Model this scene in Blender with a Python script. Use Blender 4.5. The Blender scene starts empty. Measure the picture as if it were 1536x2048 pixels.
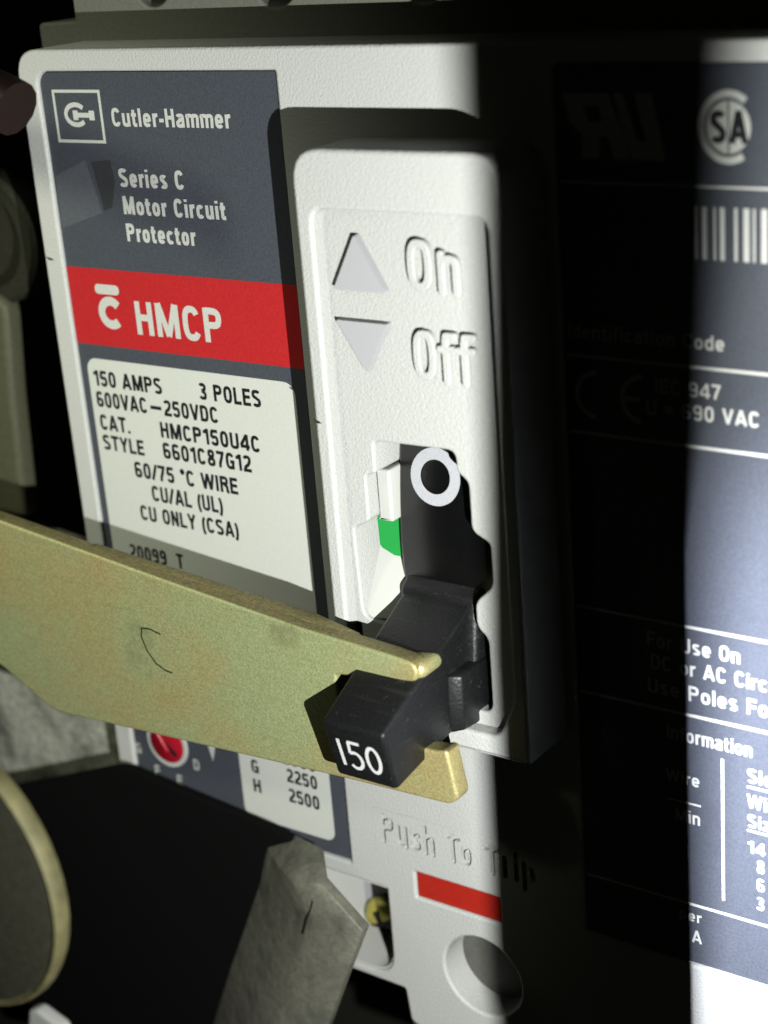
import bpy, bmesh, math, random
import numpy as np
from mathutils import Vector, Matrix

# ------------------------------------------------------------------ scene, camera, world, lights
# Everything is measured in millimetres on the front of the breaker: x to the right, z up (0 = top edge of the
# cover), h = height above the face of the cover, towards the viewer.  One millimetre is 0.001 Blender units.
MM = 0.001
scn = bpy.context.scene
col = scn.collection
random.seed(3)

def W(x, z, h=0.0):
    return Vector((x * MM, -h * MM, z * MM))

def spawn(name, data, parent=None, base=None):
    o = bpy.data.objects.new(name, data)
    col.objects.link(o)
    if parent is not None:
        o.parent = parent
    return o

cam_d = bpy.data.cameras.new('camera')
cam = spawn('camera', cam_d)
cam_d.sensor_fit = 'VERTICAL'
cam_d.sensor_height = 36.0
cam_d.lens = 3400.05 / 2048 * 36.0
cam_d.clip_start = 0.004
cam_d.clip_end = 20.0
R_right = Vector((0.81820065, 0.56980556, -0.07661146))
R_down = Vector((0.14047277, -0.32734171, -0.93440612))
R_fwd = Vector((-0.55750793, 0.75376988, -0.34787337))
cam.matrix_world = Matrix((
    (R_right.x, -R_down.x, -R_fwd.x, 147.118 * MM),
    (R_right.y, -R_down.y, -R_fwd.y, -136.6 * MM),
    (R_right.z, -R_down.z, -R_fwd.z, 14.07 * MM),
    (0, 0, 0, 1)))
cam_d.dof.use_dof = True
cam_d.dof.focus_distance = (W(42, -45, 4) - cam.matrix_world.translation).dot(R_fwd)
cam_d.dof.aperture_fstop = 23.0
scn.camera = cam

world = bpy.data.worlds.new('World')
scn.world = world
world.use_nodes = True
world.node_tree.nodes['Background'].inputs[0].default_value = (0.60, 0.68, 0.45, 1)
world.node_tree.nodes['Background'].inputs[1].default_value = 0.006

scn.view_settings.view_transform = 'Standard'
scn.view_settings.look = 'None'
scn.view_settings.gamma = 1.0
scn.view_settings.exposure = 0.0
scn.render.film_transparent = False
scn.cycles.diffuse_bounces = 0      # a dark enclosure: next to no light comes back from the walls

LIGHT = (136.0, -37.0, 88.0)        # x, z, h of the inspection torch beside the camera
ld = bpy.data.lights.new('inspection_torch_lamp', 'POINT')
ld.energy = 1.02
ld.shadow_soft_size = 0.33 * MM
ld.color = (0.97, 1.0, 0.96)
lo = spawn('inspection_torch_lamp', ld)
lo.location = W(*LIGHT)

fd = bpy.data.lights.new('fill_lamp', 'SPOT')   # added weak warm-green fill at the upper left, reaching only the left of the breaker
fd.energy = 2.0
fd.spot_size = math.radians(21)
fd.spot_blend = 1.0
fd.shadow_soft_size = 25 * MM
fd.color = (0.95, 1.0, 0.78)
fo = spawn('fill_lamp', fd)
fo.location = W(-60, 150, 230)
fo.rotation_euler = (W(-5, -32, 0) - fo.location).to_track_quat('-Z', 'Y').to_euler()

sd = bpy.data.lights.new('cool_fill_lamp', 'SPOT')   # added bluish spot at the torch, brightening the right-hand label
sd.energy = 3.3
sd.spot_size = math.radians(50)
sd.spot_blend = 1.0
sd.shadow_soft_size = 0.33 * MM
sd.color = (0.80, 0.85, 1.0)
so = spawn('cool_fill_lamp', sd)
so.location = W(*LIGHT)
so.rotation_euler = (W(108, -68, 0) - so.location).to_track_quat('-Z', 'Y').to_euler()

# ------------------------------------------------------------------ materials
def mat(name, color, rough=0.5, metal=0.0, grain=0.0, gscale=3000.0, spread=0.0, sscale=900.0, spec=0.5,
        color2=None, c2scale=300.0, c2lo=0.45, c2hi=0.62, coat=0.0, dirt=None, dscale=120.0, dlo=0.6, dhi=0.75,
        scuff=None, sangle=0.2, smix=0.5):
    m = bpy.data.materials.new(name)
    m.use_nodes = True
    nt = m.node_tree
    b = nt.nodes['Principled BSDF']
    b.inputs['Roughness'].default_value = rough
    b.inputs['Metallic'].default_value = metal
    b.inputs['Specular IOR Level'].default_value = spec
    if coat:
        b.inputs['Coat Weight'].default_value = coat
        b.inputs['Coat Roughness'].default_value = 0.25
    tc = nt.nodes.new('ShaderNodeTexCoord')
    def noise(scale, detail=3.0, rgh=0.6):
        n = nt.nodes.new('ShaderNodeTexNoise')
        n.inputs['Scale'].default_value = scale
        n.inputs['Detail'].default_value = detail
        n.inputs['Roughness'].default_value = rgh
        nt.links.new(tc.outputs['Object'], n.inputs['Vector'])
        return n
    def ramp(src, lo, hi):
        r = nt.nodes.new('ShaderNodeMapRange')
        r.inputs['From Min'].default_value = lo
        r.inputs['From Max'].default_value = hi
        nt.links.new(src, r.inputs['Value'])
        return r.outputs['Result']
    rgb = nt.nodes.new('ShaderNodeRGB')
    rgb.outputs[0].default_value = (*color, 1)
    cur = rgb.outputs[0]
    def mix(fac, a, bcol, blend='MIX'):
        x = nt.nodes.new('ShaderNodeMix')
        x.data_type = 'RGBA'
        x.blend_type = blend
        if isinstance(fac, float):
            x.inputs[0].default_value = fac
        else:
            nt.links.new(fac, x.inputs[0])
        nt.links.new(a, x.inputs[6])
        if isinstance(bcol, tuple):
            x.inputs[7].default_value = (*bcol, 1)
        else:
            nt.links.new(bcol, x.inputs[7])
        return x.outputs[2]
    if color2:
        cur = mix(ramp(noise(c2scale, 4.0).outputs['Fac'], c2lo, c2hi), cur, color2)
    if spread:
        n = noise(sscale, 2.0, 0.7)
        v = nt.nodes.new('ShaderNodeMapRange')
        v.inputs['From Min'].default_value = 0.3
        v.inputs['From Max'].default_value = 0.7
        v.inputs['To Min'].default_value = 1 - spread
        v.inputs['To Max'].default_value = 1 + spread
        nt.links.new(n.outputs['Fac'], v.inputs['Value'])
        hs = nt.nodes.new('ShaderNodeHueSaturation')
        nt.links.new(cur, hs.inputs['Color'])
        nt.links.new(v.outputs['Result'], hs.inputs['Value'])
        cur = hs.outputs['Color']
    if dirt:
        cur = mix(ramp(noise(dscale, 5.0, 0.7).outputs['Fac'], dlo, dhi), cur, dirt)
    if scuff:                                     # long thin handling scratches
        for k, ang in enumerate((sangle, sangle + 0.9)):
            mp = nt.nodes.new('ShaderNodeMapping')
            mp.inputs['Rotation'].default_value = (0, ang, 0)
            mp.inputs['Scale'].default_value = (70, 300, 2600)
            nt.links.new(tc.outputs['Object'], mp.inputs['Vector'])
            n = nt.nodes.new('ShaderNodeTexNoise')
            n.inputs['Scale'].default_value = 1.0
            n.inputs['Detail'].default_value = 1.5
            nt.links.new(mp.outputs['Vector'], n.inputs['Vector'])
            mul = nt.nodes.new('ShaderNodeMath'); mul.operation = 'MULTIPLY'
            mul.inputs[1].default_value = smix
            nt.links.new(ramp(n.outputs['Fac'], 0.66, 0.74), mul.inputs[0])
            cur = mix(mul.outputs[0], cur, scuff)
    nt.links.new(cur, b.inputs['Base Color'])
    if grain:
        bp = nt.nodes.new('ShaderNodeBump')
        bp.inputs['Strength'].default_value = 1.0
        bp.inputs['Distance'].default_value = grain * MM
        nt.links.new(noise(gscale, 2.0, 0.5).outputs['Fac'], bp.inputs['Height'])
        nt.links.new(bp.outputs['Normal'], b.inputs['Normal'])
    return m

M = dict(
    white=mat('moulded_grey_white_plastic', (0.63, 0.63, 0.605), 0.5, grain=0.075, gscale=3600, spread=0.08, sscale=4500,
              dirt=(0.46, 0.44, 0.36), dscale=60, dlo=0.66, dhi=0.9),
    smooth=mat('smooth_grey_white_plastic', (0.52, 0.52, 0.54), 0.42, grain=0.01, gscale=2500),
    cream=mat('bare_cream_plastic', (0.70, 0.70, 0.66), 0.45, grain=0.02, gscale=1500),
    label=mat('slate_grey_label_print', (0.078, 0.085, 0.105), 0.38, grain=0.035, gscale=3500, spread=0.16, sscale=4200,
              spec=0.6, dirt=(0.055, 0.058, 0.065), dscale=60, dlo=0.6, dhi=0.9),
    red=mat('red_label_print', (0.56, 0.025, 0.028), 0.42, grain=0.03, gscale=3500, spread=0.10, sscale=4000),
    paper=mat('off_white_label_print', (0.71, 0.72, 0.67), 0.45, grain=0.02, gscale=3500, spread=0.03, sscale=4000),
    wprint=mat('white_lettering_ink', (0.66, 0.66, 0.62), 0.5, spread=0.10, sscale=5000),
    kprint=mat('black_lettering_ink', (0.012, 0.012, 0.014), 0.5),
    redbtn=mat('red_button_plastic', (0.50, 0.022, 0.012), 0.5, grain=0.03, spread=0.12, sscale=4000),
    green=mat('green_indicator_plastic', (0.015, 0.40, 0.07), 0.4, grain=0.01),
    black=mat('black_moulded_plastic', (0.011, 0.011, 0.012), 0.42, scuff=(0.09, 0.09, 0.085), sangle=0.8, smix=0.12, grain=0.04, gscale=2600, spread=0.35, sscale=5000,
              spec=0.5, dirt=(0.085, 0.08, 0.07), dscale=1300, dlo=0.63, dhi=0.72),
    skirt=mat('black_glossy_plastic', (0.004, 0.004, 0.0045), 0.3, grain=0.01),
    ring=mat('pale_ring_ink', (0.58, 0.58, 0.62), 0.5, spread=0.08, sscale=4000),
    hprint=mat('bright_white_number_ink', (0.80, 0.80, 0.80), 0.5),
    gold=mat('yellow_zinc_plated_steel', (0.60, 0.50, 0.225), 0.46, metal=0.42, scuff=(0.30, 0.27, 0.12), sangle=0.15, smix=0.16, grain=0.05, gscale=4500, spread=0.26,
             sscale=5200, color2=(0.53, 0.58, 0.29), c2scale=38, c2lo=0.42, c2hi=0.60, dirt=(0.22, 0.20, 0.08),
             dscale=75, dlo=0.62, dhi=0.85),
    goldedge=mat('dark_zinc_plated_edge', (0.33, 0.29, 0.13), 0.55, metal=0.4, grain=0.06, gscale=2500, spread=0.35, sscale=3000,
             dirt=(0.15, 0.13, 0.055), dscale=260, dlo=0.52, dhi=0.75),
    brass=mat('brass_screw_metal', (0.62, 0.54, 0.11), 0.35, metal=0.45, grain=0.02),
    cast=mat('grey_cast_metal', (0.21, 0.205, 0.16), 0.6, metal=0.2, grain=0.14, gscale=500, spread=0.22, sscale=1500,
             color2=(0.12, 0.12, 0.095), c2scale=190, c2lo=0.5, c2hi=0.7),
    shaded=mat('near_black_shade', (0.004, 0.004, 0.004), 0.9, spec=0.1),  # near-black that puts shade into the colour of the plate
    darksteel=mat('dark_olive_steel', (0.035, 0.034, 0.022), 0.6, metal=0.3, grain=0.06, gscale=1400, spread=0.3, sscale=2500),
    yellowrim=mat('yellow_plated_rim', (0.10, 0.09, 0.038), 0.7, metal=0.2, grain=0.05, spread=.3, sscale=400),
    backplate=mat('dark_painted_back_panel', (0.035, 0.035, 0.028), 0.6, grain=0.05, gscale=700),
    terminal=mat('dull_grey_moulding', (0.17, 0.175, 0.14), 0.6, grain=0.05, gscale=1800, spread=0.1, sscale=2500),
    olive=mat('olive_grey_painted_steel', (0.10, 0.10, 0.058), 0.6, grain=0.04, gscale=900, spread=0.15, sscale=1500),
    cable=mat('brown_cable_sheath', (0.010, 0.0045, 0.003), 0.5, grain=0.02, gscale=900),
    dark=mat('black_slot_interior', (0.006, 0.006, 0.007), 0.7),
    scratch=mat('dark_scored_mark', (0.03, 0.028, 0.016), 0.8),
    steel=mat('shade_bar_paint', (0.05, 0.05, 0.05), 0.7),  # paint of the added shade bar
    greybase=mat('dark_grey_housing_plastic', (0.15, 0.155, 0.15), 0.55, grain=0.06, gscale=1200, spread=0.1, sscale=1500),
    greyfloor=mat('grey_recess_floor', (0.15, 0.15, 0.135), 0.6, grain=0.05, gscale=1500, spread=0.12, sscale=2000),
    palecast=mat('pale_pitted_metal', (0.52, 0.53, 0.44), 0.6, metal=0.1, grain=0.16, gscale=420, spread=0.3, sscale=1000,
                 color2=(0.14, 0.14, 0.12), c2scale=140, c2lo=0.45, c2hi=0.68),
    kfilm=mat('dark_tape_residue', (0.05, 0.052, 0.056), 0.35, grain=0.03, gscale=900, spread=0.1, sscale=3000),
    film=mat('old_tape_residue', (0.115, 0.122, 0.14), 0.3, grain=0.03, gscale=900, spread=0.1, sscale=3000),
    dialred=mat('red_dial_plastic', (0.50, 0.012, 0.03), 0.25, grain=0.01, coat=0.4),
)

# ------------------------------------------------------------------ builders
def finish(name, me, m, parent, smooth=None):
    me.materials.append(m)
    o = spawn(name, me, parent)
    if parent is not None:                       # geometry is authored in face coordinates; make it local
        b = parent['_w']
        me.transform(Matrix.Translation(-Vector(b)))
    else:
        pass
    if smooth:
        for p in me.polygons:
            p.use_smooth = True
        try:
            me.set_sharp_from_angle(angle=math.radians(smooth))
        except Exception:
            pass
    return o

def sub(parent, o):
    """hang a part o under another part, keeping its place"""
    o.parent = parent
    return o

def thing(name, label, cat, at=(0, 0, 0), group=None):
    e = spawn(name, None)
    e.location = W(*at)
    e.empty_display_size = 0.005
    e['_w'] = list(e.location)
    e['label'] = label
    e['category'] = cat
    if group:
        e['group'] = group
    return e

def part_parent(o, root):
    o['_w'] = list(root['_w'])

def rrect(x0, z0, x1, z1, r=1.0, n=6):
    """rounded rectangle, r one number or (TL, TR, BR, BL)"""
    x0, x1 = min(x0, x1), max(x0, x1)
    zb, zt = min(z0, z1), max(z0, z1)
    if not isinstance(r, (tuple, list)):
        r = (r,) * 4
    out = []
    for (cx, cz, a0, rr) in ((x0, zt, 180, r[0]), (x1, zt, 90, r[1]), (x1, zb, 0, r[2]), (x0, zb, -90, r[3])):
        sx = 1 if cx == x0 else -1
        sz = -1 if cz == zt else 1
        if rr <= 0:
            out.append((cx, cz)); continue
        for i in range(n + 1):
            a = math.radians(a0 - 90 * i / n)
            out.append((cx + sx * rr + rr * math.cos(a), cz + sz * rr + rr * math.sin(a)))
    return out

def roundpoly(pts, r, n=4):
    out = []
    N = len(pts)
    for i in range(N):
        p = Vector(pts[i][:2]); a = Vector(pts[i - 1][:2]); b = Vector(pts[(i + 1) % N][:2])
        rr = pts[i][2] if len(pts[i]) > 2 else r
        u = a - p; v = b - p
        rr = min(rr, u.length * .49, v.length * .49)
        if rr <= 1e-6:
            out.append(tuple(p)); continue
        q0 = p + u.normalized() * rr; q1 = p + v.normalized() * rr
        for k in range(n + 1):
            t = k / n
            out.append(tuple(q0 * (1 - t) ** 2 + p * 2 * t * (1 - t) + q1 * t * t))
    return out

def ellipse(cx, cz, rx, rz=None, n=40):
    rz = rz or rx
    return [(cx + rx * math.cos(2 * math.pi * i / n), cz + rz * math.sin(2 * math.pi * i / n)) for i in range(n)]

def plate_mesh(outlines, h0, h1, bevel=0.0, res=2, fill='BOTH'):
    """flat plate between heights h0 and h1 with any holes, edges rounded by bevel"""
    cu = bpy.data.curves.new('tmp', 'CURVE')
    cu.dimensions = '2D'
    cu.fill_mode = fill
    k = 1.0
    cu.extrude = max((h1 - h0) / 2 - bevel, 0.0)
    cu.bevel_depth = bevel
    cu.bevel_resolution = res
    cu.offset = -bevel
    for pts in outlines:
        s = cu.splines.new('POLY')
        s.points.add(len(pts) - 1)
        for i, p in enumerate(pts):
            s.points[i].co = (p[0], p[1], 0, 1)
        s.use_cyclic_u = True
    ob = bpy.data.objects.new('tmp', cu)
    col.objects.link(ob)
    dg = bpy.context.evaluated_depsgraph_get()
    me = bpy.data.meshes.new_from_object(ob.evaluated_get(dg))
    bpy.data.objects.remove(ob)
    bpy.data.curves.remove(cu)
    hm = (h0 + h1) / 2
    for v in me.vertices:
        x, z, h = v.co
        v.co = W(x, z, h + hm)
    me.materials.clear()
    return me

def plate(name, outlines, h0, h1, m, parent, bevel=0.0, smooth=None, res=2):
    if outlines and not isinstance(outlines[0][0], (tuple, list)):
        outlines = [outlines]
    return finish(name, plate_mesh(outlines, h0, h1, bevel, res), m, parent, smooth)

def flat(name, outlines, h, m, parent):
    """printed area: one flat sheet"""
    if not isinstance(outlines[0][0], (tuple, list)):
        outlines = [outlines]
    return finish(name, plate_mesh(outlines, h - 0.01, h, 0, fill='FRONT') if False else plate_mesh(outlines, h - 0.02, h, 0), m, parent)

def poly_mesh(verts, faces):
    me = bpy.data.meshes.new('m')
    me.from_pydata([W(*v) for v in verts], [], faces)
    bm = bmesh.new(); bm.from_mesh(me)
    bmesh.ops.recalc_face_normals(bm, faces=bm.faces)
    bm.to_mesh(me); bm.free()
    return me

def bevel_mesh(me, w, seg=3, angle=30):
    bm = bmesh.new(); bm.from_mesh(me)
    ed = [e for e in bm.edges if len(e.link_faces) == 2 and e.calc_face_angle(0) > math.radians(angle)]
    bmesh.ops.bevel(bm, geom=ed, offset=w * MM, segments=seg, profile=0.5, affect='EDGES', clamp_overlap=True)
    bm.to_mesh(me); bm.free()
    return me

def prism(profile_a, profile_b):
    """closed solid between two loops of (x, z, h) points with the same count"""
    n = len(profile_a)
    v = list(profile_a) + list(profile_b)
    f = [tuple(range(n)), tuple(range(2 * n - 1, n - 1, -1))]
    for i in range(n):
        j = (i + 1) % n
        f.append((i, i + n, j + n, j))
    return poly_mesh(v, f)

# ------------------------------------------------------------------ lettering: a narrow grotesque drawn as strokes
def SE(cx, cy, rx, ry, a0, a1, n=14, e=2.75):
    out = []
    for i in range(n + 1):
        a = math.radians(a0 + (a1 - a0) * i / n)
        c, s = math.cos(a), math.sin(a)
        out.append((cx + rx * math.copysign(abs(c) ** (2 / e), c), cy + ry * math.copysign(abs(s) ** (2 / e), s)))
    return out

def glyph(ch, t):
    """strokes (points, closed) and advance of one character; cap height 1, stroke t"""
    h = t / 2
    w = 0.50
    L, R, B, T = h, w - h, h, 1 - h
    cx = w / 2; rx = (R - L) / 2
    X = 0.73                                     # x-height
    xr = 0.44; lw = 0.44; lL, lR = h, lw - h; lcx = lw / 2; lrx = (lR - lL) / 2
    ly = X / 2; lry = X / 2 - h
    S = []
    def o(*p): S.append((list(p), False))
    def c(p): S.append((p, True))
    def a(p): S.append((p, False))
    adv = w
    if ch == ' ': return [], 0.24
    if ch == 'A': adv = .56; o((h * .7, 0), (.28, 1)); o((.56 - h * .7, 0), (.28, 1)); o((.12, .27), (.44, .27))
    elif ch == 'B': o((L, 0), (L, 1)); a([(L, T)] + SE(cx - .03, .76, rx, .24 - h, 90, -90, 8) + [(L, .52)]); a([(L, .52)] + SE(cx, .26, rx, .26 - h + h * .4, 90, -90, 8) + [(L, B)])
    elif ch == 'C': a(SE(cx, .5, rx, .5 - h, 32, 328, 22))
    elif ch == 'D': o((L, 0), (L, 1)); a([(L, T)] + SE(cx, .5, rx, .5 - h, 90, -90, 14) + [(L, B)])
    elif ch == 'E': adv = .45; o((L, 0), (L, 1)); o((L, T), (.45, T)); o((L, B), (.45, B)); o((L, .52), (.42, .52))
    elif ch == 'F': adv = .43; o((L, 0), (L, 1)); o((L, T), (.43, T)); o((L, .5), (.40, .5))
    elif ch == 'G': a(SE(cx, .5, rx, .5 - h, 32, 300, 22)); o((R, 0), (R, .47)); o((cx + .01, .46), (w, .46))
    elif ch == 'H': o((L, 0), (L, 1)); o((R, 0), (R, 1)); o((L, .52), (R, .52))
    elif ch == 'I': adv = t; o((h, 0), (h, 1))
    elif ch == 'L': adv = .43; o((L, 0), (L, 1)); o((L, B), (.43, B))
    elif ch == 'M': adv = .66; o((L, 0), (L, 1)); o((.66 - h, 0), (.66 - h, 1)); o((L + .02, 1), (.33, .04)); o((.66 - h - .02, 1), (.33, .04))
    elif ch == 'N': o((L, 0), (L, 1)); o((R, 0), (R, 1)); o((L, .98), (R, .02))
    elif ch in 'O0':
        if ch == '0': cx, rx, adv = .235, .235 - h, .47
        c(SE(cx, .5, rx, .5 - h, 0, 345, 23))
    elif ch == 'P': o((L, 0), (L, 1)); a([(L, T)] + SE(cx, .71, rx, .29 - h, 90, -90, 10) + [(L, .42 + h)])
    elif ch == 'R': o((L, 0), (L, 1)); a([(L, T)] + SE(cx, .73, rx, .27 - h, 90, -90, 10) + [(L, .46 + h)]); a([(cx, .48), (R - .02, .40), (R, .28), (R, .10), (w, 0)])
    elif ch == 'S': a(SE(cx, .74, rx, .26 - h, 25, 240, 12) + [(cx, .515)] + SE(cx, .27, rx, .27 - h, 62, -155, 12))
    elif ch == 'T': adv = .48; o((0, T), (.48, T)); o((.24, 0), (.24, 1))
    elif ch == 'U': a([(L, 1)] + SE(cx, .28, rx, .28 - h, 180, 360, 12) + [(R, 1)])
    elif ch == 'V': adv = .52; o((h * .7, 1), (.26, 0)); o((.52 - h * .7, 1), (.26, 0))
    elif ch == 'W': adv = .78; o((h * .7, 1), (.21, .02)); o((.21, .02), (.39, .98)); o((.39, .98), (.57, .02)); o((.78 - h * .7, 1), (.57, .02))
    elif ch == 'X': o((h * .7, 1), (w - h * .7, 0)); o((h * .7, 0), (w - h * .7, 1))
    elif ch == 'Y': adv = .52; o((h * .7, 1), (.26, .44)); o((.52 - h * .7, 1), (.26, .44)); o((.26, .46), (.26, 0))
    elif ch == 'Z': adv = .46; o((.02, T), (.46 - h, T)); o((.46 - h, T - .02), (h, B + .02)); o((h, B), (.45, B))
    elif ch == '1': adv = .34; o((.25, 0), (.25, 1)); o((.02, .78), (.14, .80), (.22, .93))
    elif ch == '2': adv = .46; a(SE(.23, .72, .23 - h, .28 - h, 165, -20, 12) + [(.30, .46), (.13, .28), (h, B)]); o((0, B), (.46, B))
    elif ch == '3': adv = .46; a(SE(.23, .75, .22 - h, .25 - h, 160, -60, 10) + [(.18, .53)]); a([(.18, .53)] + SE(.23, .27, .23 - h, .27 - h, 70, -165, 12))
    elif ch == '4': adv = .50; o((.37, 0), (.37, 1)); o((.36, .97), (.03, .30)); o((0, .25), (.50, .25))
    elif ch == '5': adv = .46; o((.42, T), (.07, T)); o((.10, T), (.07, .50)); a([(.07, .50)] + SE(.23, .32, .23 - h, .32 - h, 110, -165, 14))
    elif ch == '6': adv = .47; c(SE(.235, .30, .235 - h, .30 - h, 0, 340, 18)); a([(h, .32), (h, .66)] + SE(.235, .70, .235 - h, .30 - h, 180, 25, 10)[1:])
    elif ch == '7': adv = .44; o((0, T), (.44, T)); a([(.44 - h, T), (.30, .62), (.20, .30), (.17, 0)])
    elif ch == '8': adv = .47; c(SE(.235, .76, .21 - h, .24 - h * .8, 0, 340, 16)); c(SE(.235, .27, .235 - h, .27 - h, 0, 340, 18))
    elif ch == '9': adv = .47; c(SE(.235, .70, .235 - h, .30 - h, 0, 340, 18)); a([(.47 - h, .68), (.47 - h, .34)] + SE(.235, .30, .235 - h, .30 - h, 0, -155, 10)[1:])
    elif ch == 'a': adv = lw; a(SE(lcx - .01, X - .18, lrx, .18 - h, 170, 0, 8) + [(lR, 0)]); a([(lR, .42), (.2, .41)] + SE(lcx - .02, .20, lrx, .20 - h, 110, 280, 8) + [(lR - .03, .12), (lR, .2)])
    elif ch == 'b': adv = lw; o((lL, 0), (lL, 1)); c(SE(lcx, ly, lrx, lry, 0, 340, 18))
    elif ch == 'c': adv = lw - .03; a(SE(lcx, ly, lrx, lry, 40, 320, 16))
    elif ch == 'd': adv = lw; o((lR, 0), (lR, 1)); c(SE(lcx, ly, lrx, lry, 0, 340, 18))
    elif ch == 'e': adv = lw; o((lL, ly - .01), (lR, ly - .01)); a([(lR, ly - h * .8)] + SE(lcx, ly, lrx, lry, 0, 322, 18))
    elif ch == 'f': adv = .30; a([(.12, 0), (.12, .80), (.14, .92), (.20, 1 - h), (.30, 1 - h)]); o((0, X - h), (.28, X - h))
    elif ch == 'g': adv = lw; c(SE(lcx, ly, lrx, lry, 0, 340, 18)); a([(lR, X), (lR, -.10)] + SE(lcx, -.06, lrx, .14, -20, -160, 6))
    elif ch == 'h': adv = lw; o((lL, 0), (lL, 1)); a([(lL, .50)] + SE(lcx, X - .22, lrx, .22 - h, 150, 0, 8) + [(lR, 0)])
    elif ch == 'i': adv = t; o((h, 0), (h, X)); o((h, .86), (h, 1))
    elif ch == 'l': adv = t; o((h, 0), (h, 1))
    elif ch == 'm': adv = .66; o((h, 0), (h, X)); a([(h, .5)] + SE(.195, X - .22, .145, .22 - h, 150, 0, 7) + [(.33, 0)]); a([(.33, .5)] + SE(.465, X - .22, .13, .22 - h, 150, 0, 7) + [(.66 - h, 0)])
    elif ch == 'n': adv = lw; o((lL, 0), (lL, X)); a([(lL, .50)] + SE(lcx, X - .22, lrx, .22 - h, 150, 0, 8) + [(lR, 0)])
    elif ch == 'o': adv = lw; c(SE(lcx, ly, lrx, lry, 0, 342, 20))
    elif ch == 'p': adv = lw; o((lL, -.26), (lL, X)); c(SE(lcx, ly, lrx, lry, 0, 340, 18))
    elif ch == 'r': adv = .28; o((h, 0), (h, X)); a([(h, .46), (h + .05, .60), (.20, X - h), (.29, X - h)])
    elif ch == 's': adv = .40; a(SE(.20, X - .19, .20 - h, .19 - h, 25, 235, 9) + [(.2, .37)] + SE(.20, .19, .20 - h, .19 - h, 60, -155, 9))
    elif ch == 't': adv = .29; a([(.12, .92), (.12, .16), (.15, B + .01), (.28, B)]); o((0, X - h), (.27, X - h))
    elif ch == 'u': adv = lw; o((lR, 0), (lR, X)); a([(lL, X)] + SE(lcx, .22, lrx, .22 - h, 180, 330, 8) + [(lR, .22)])
    elif ch == 'z': adv = .38; o((.02, X - h), (.38, X - h)); o((.34, X - h), (.05, B)); o((0, B), (.38, B))
    elif ch == '-': adv = .24; o((0, .36), (.24, .36))
    elif ch == '_': adv = .40; o((0, .42), (.40, .42))
    elif ch == '=': adv = .44; o((0, .36), (.44, .36)); o((0, .62), (.44, .62))
    elif ch == '.': adv = t; o((h, 0), (h, t))
    elif ch == '/': adv = .30; o((0.02, 0), (.28, 1))
    elif ch == '(': adv = .22; a(SE(.32, .40, .24, .68, 125, 235, 10, 2))
    elif ch == ')': adv = .22; a(SE(-.10, .40, .24, .68, 55, -55, 10, 2))
    elif ch == '*': adv = .26; c(SE(.13, .84, .13 - h * .8, .16 - h * .8, 0, 330, 12, 2))   # degree sign
    return S, adv

def ribbon(pts, closed, t):
    """left and right offset lines of a polyline"""
    n = len(pts)
    Lf, Rt = [], []
    for i in range(n):
        p = Vector(pts[i])
        if closed:
            a = Vector(pts[i - 1]); b = Vector(pts[(i + 1) % n])
        else:
            a = Vector(pts[i - 1]) if i > 0 else None
            b = Vector(pts[i + 1]) if i < n - 1 else None
        d1 = (p - a).normalized() if a is not None and (p - a).length > 1e-9 else None
        d2 = (b - p).normalized() if b is not None and (b - p).length > 1e-9 else None
        if d1 is None: d1 = d2
        if d2 is None: d2 = d1
        if d1 is None: d1 = d2 = Vector((1, 0))
        d = (d1 + d2)
        d = d.normalized() if d.length > 1e-6 else d1
        nrm = Vector((-d.y, d.x))
        k = 1 / max(0.55, abs(nrm.dot(Vector((-d1.y, d1.x)))))
        Lf.append(p + nrm * t / 2 * k); Rt.append(p - nrm * t / 2 * k)
    return Lf, Rt

def layout(text, x0, x1, z, cap, t=0.17, gap=0.11, squeeze=None):
    """strokes of a line of text in millimetres; squeezed to run from x0 to x1"""
    pen = 0.0; glyphs = []
    for ch in text:
        S, adv = glyph(ch, t)
        glyphs.append((pen, S)); pen += adv + gap
    total = pen - gap
    sx = (x1 - x0) / total if x1 is not None else cap * (squeeze or 1.0)
    out = []
    for px, S in glyphs:
        for pts, cl in S:
            out.append(([(x0 + (px + p[0]) * sx, z + p[1] * cap) for p in pts], cl))
    return out, t * (0.5 * cap + 0.5 * sx)

def strokes_mesh(strokes, t, h, depth=0.0, solid=False):
    """ribbons at height h; micro-stepped so that crossing strokes never share a plane"""
    V, F = [], []
    for k, (pts, cl) in enumerate(strokes):
        Lf, Rt = ribbon(pts, cl, t)
        hh = h + 0.0016 * (k % 7)
        n = len(pts); b = len(V)
        V += [(p.x, p.y, hh) for p in Lf] + [(p.x, p.y, hh) for p in Rt]
        m = n if cl else n - 1
        if not solid:
            for i in range(m):
                j = (i + 1) % n
                F.append((b + i, b + n + i, b + n + j, b + j))
        else:
            lo = h - depth - 0.0016 * (k % 7)
            V += [(p.x, p.y, lo) for p in Lf] + [(p.x, p.y, lo) for p in Rt]
            for i in range(m):
                j = (i + 1) % n
                F.append((b + i, b + n + i, b + n + j, b + j))
                F.append((b + 2 * n + i, b + 2 * n + j, b + 3 * n + j, b + 3 * n + i))
                F.append((b + i, b + j, b + 2 * n + j, b + 2 * n + i))
                F.append((b + n + i, b + 3 * n + i, b + 3 * n + j, b + n + j))
            if not cl:
                F.append((b, b + 2 * n, b + 3 * n, b + n))
                e = n - 1
                F.append((b + e, b + n + e, b + 3 * n + e, b + 2 * n + e))
    return V, F

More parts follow.
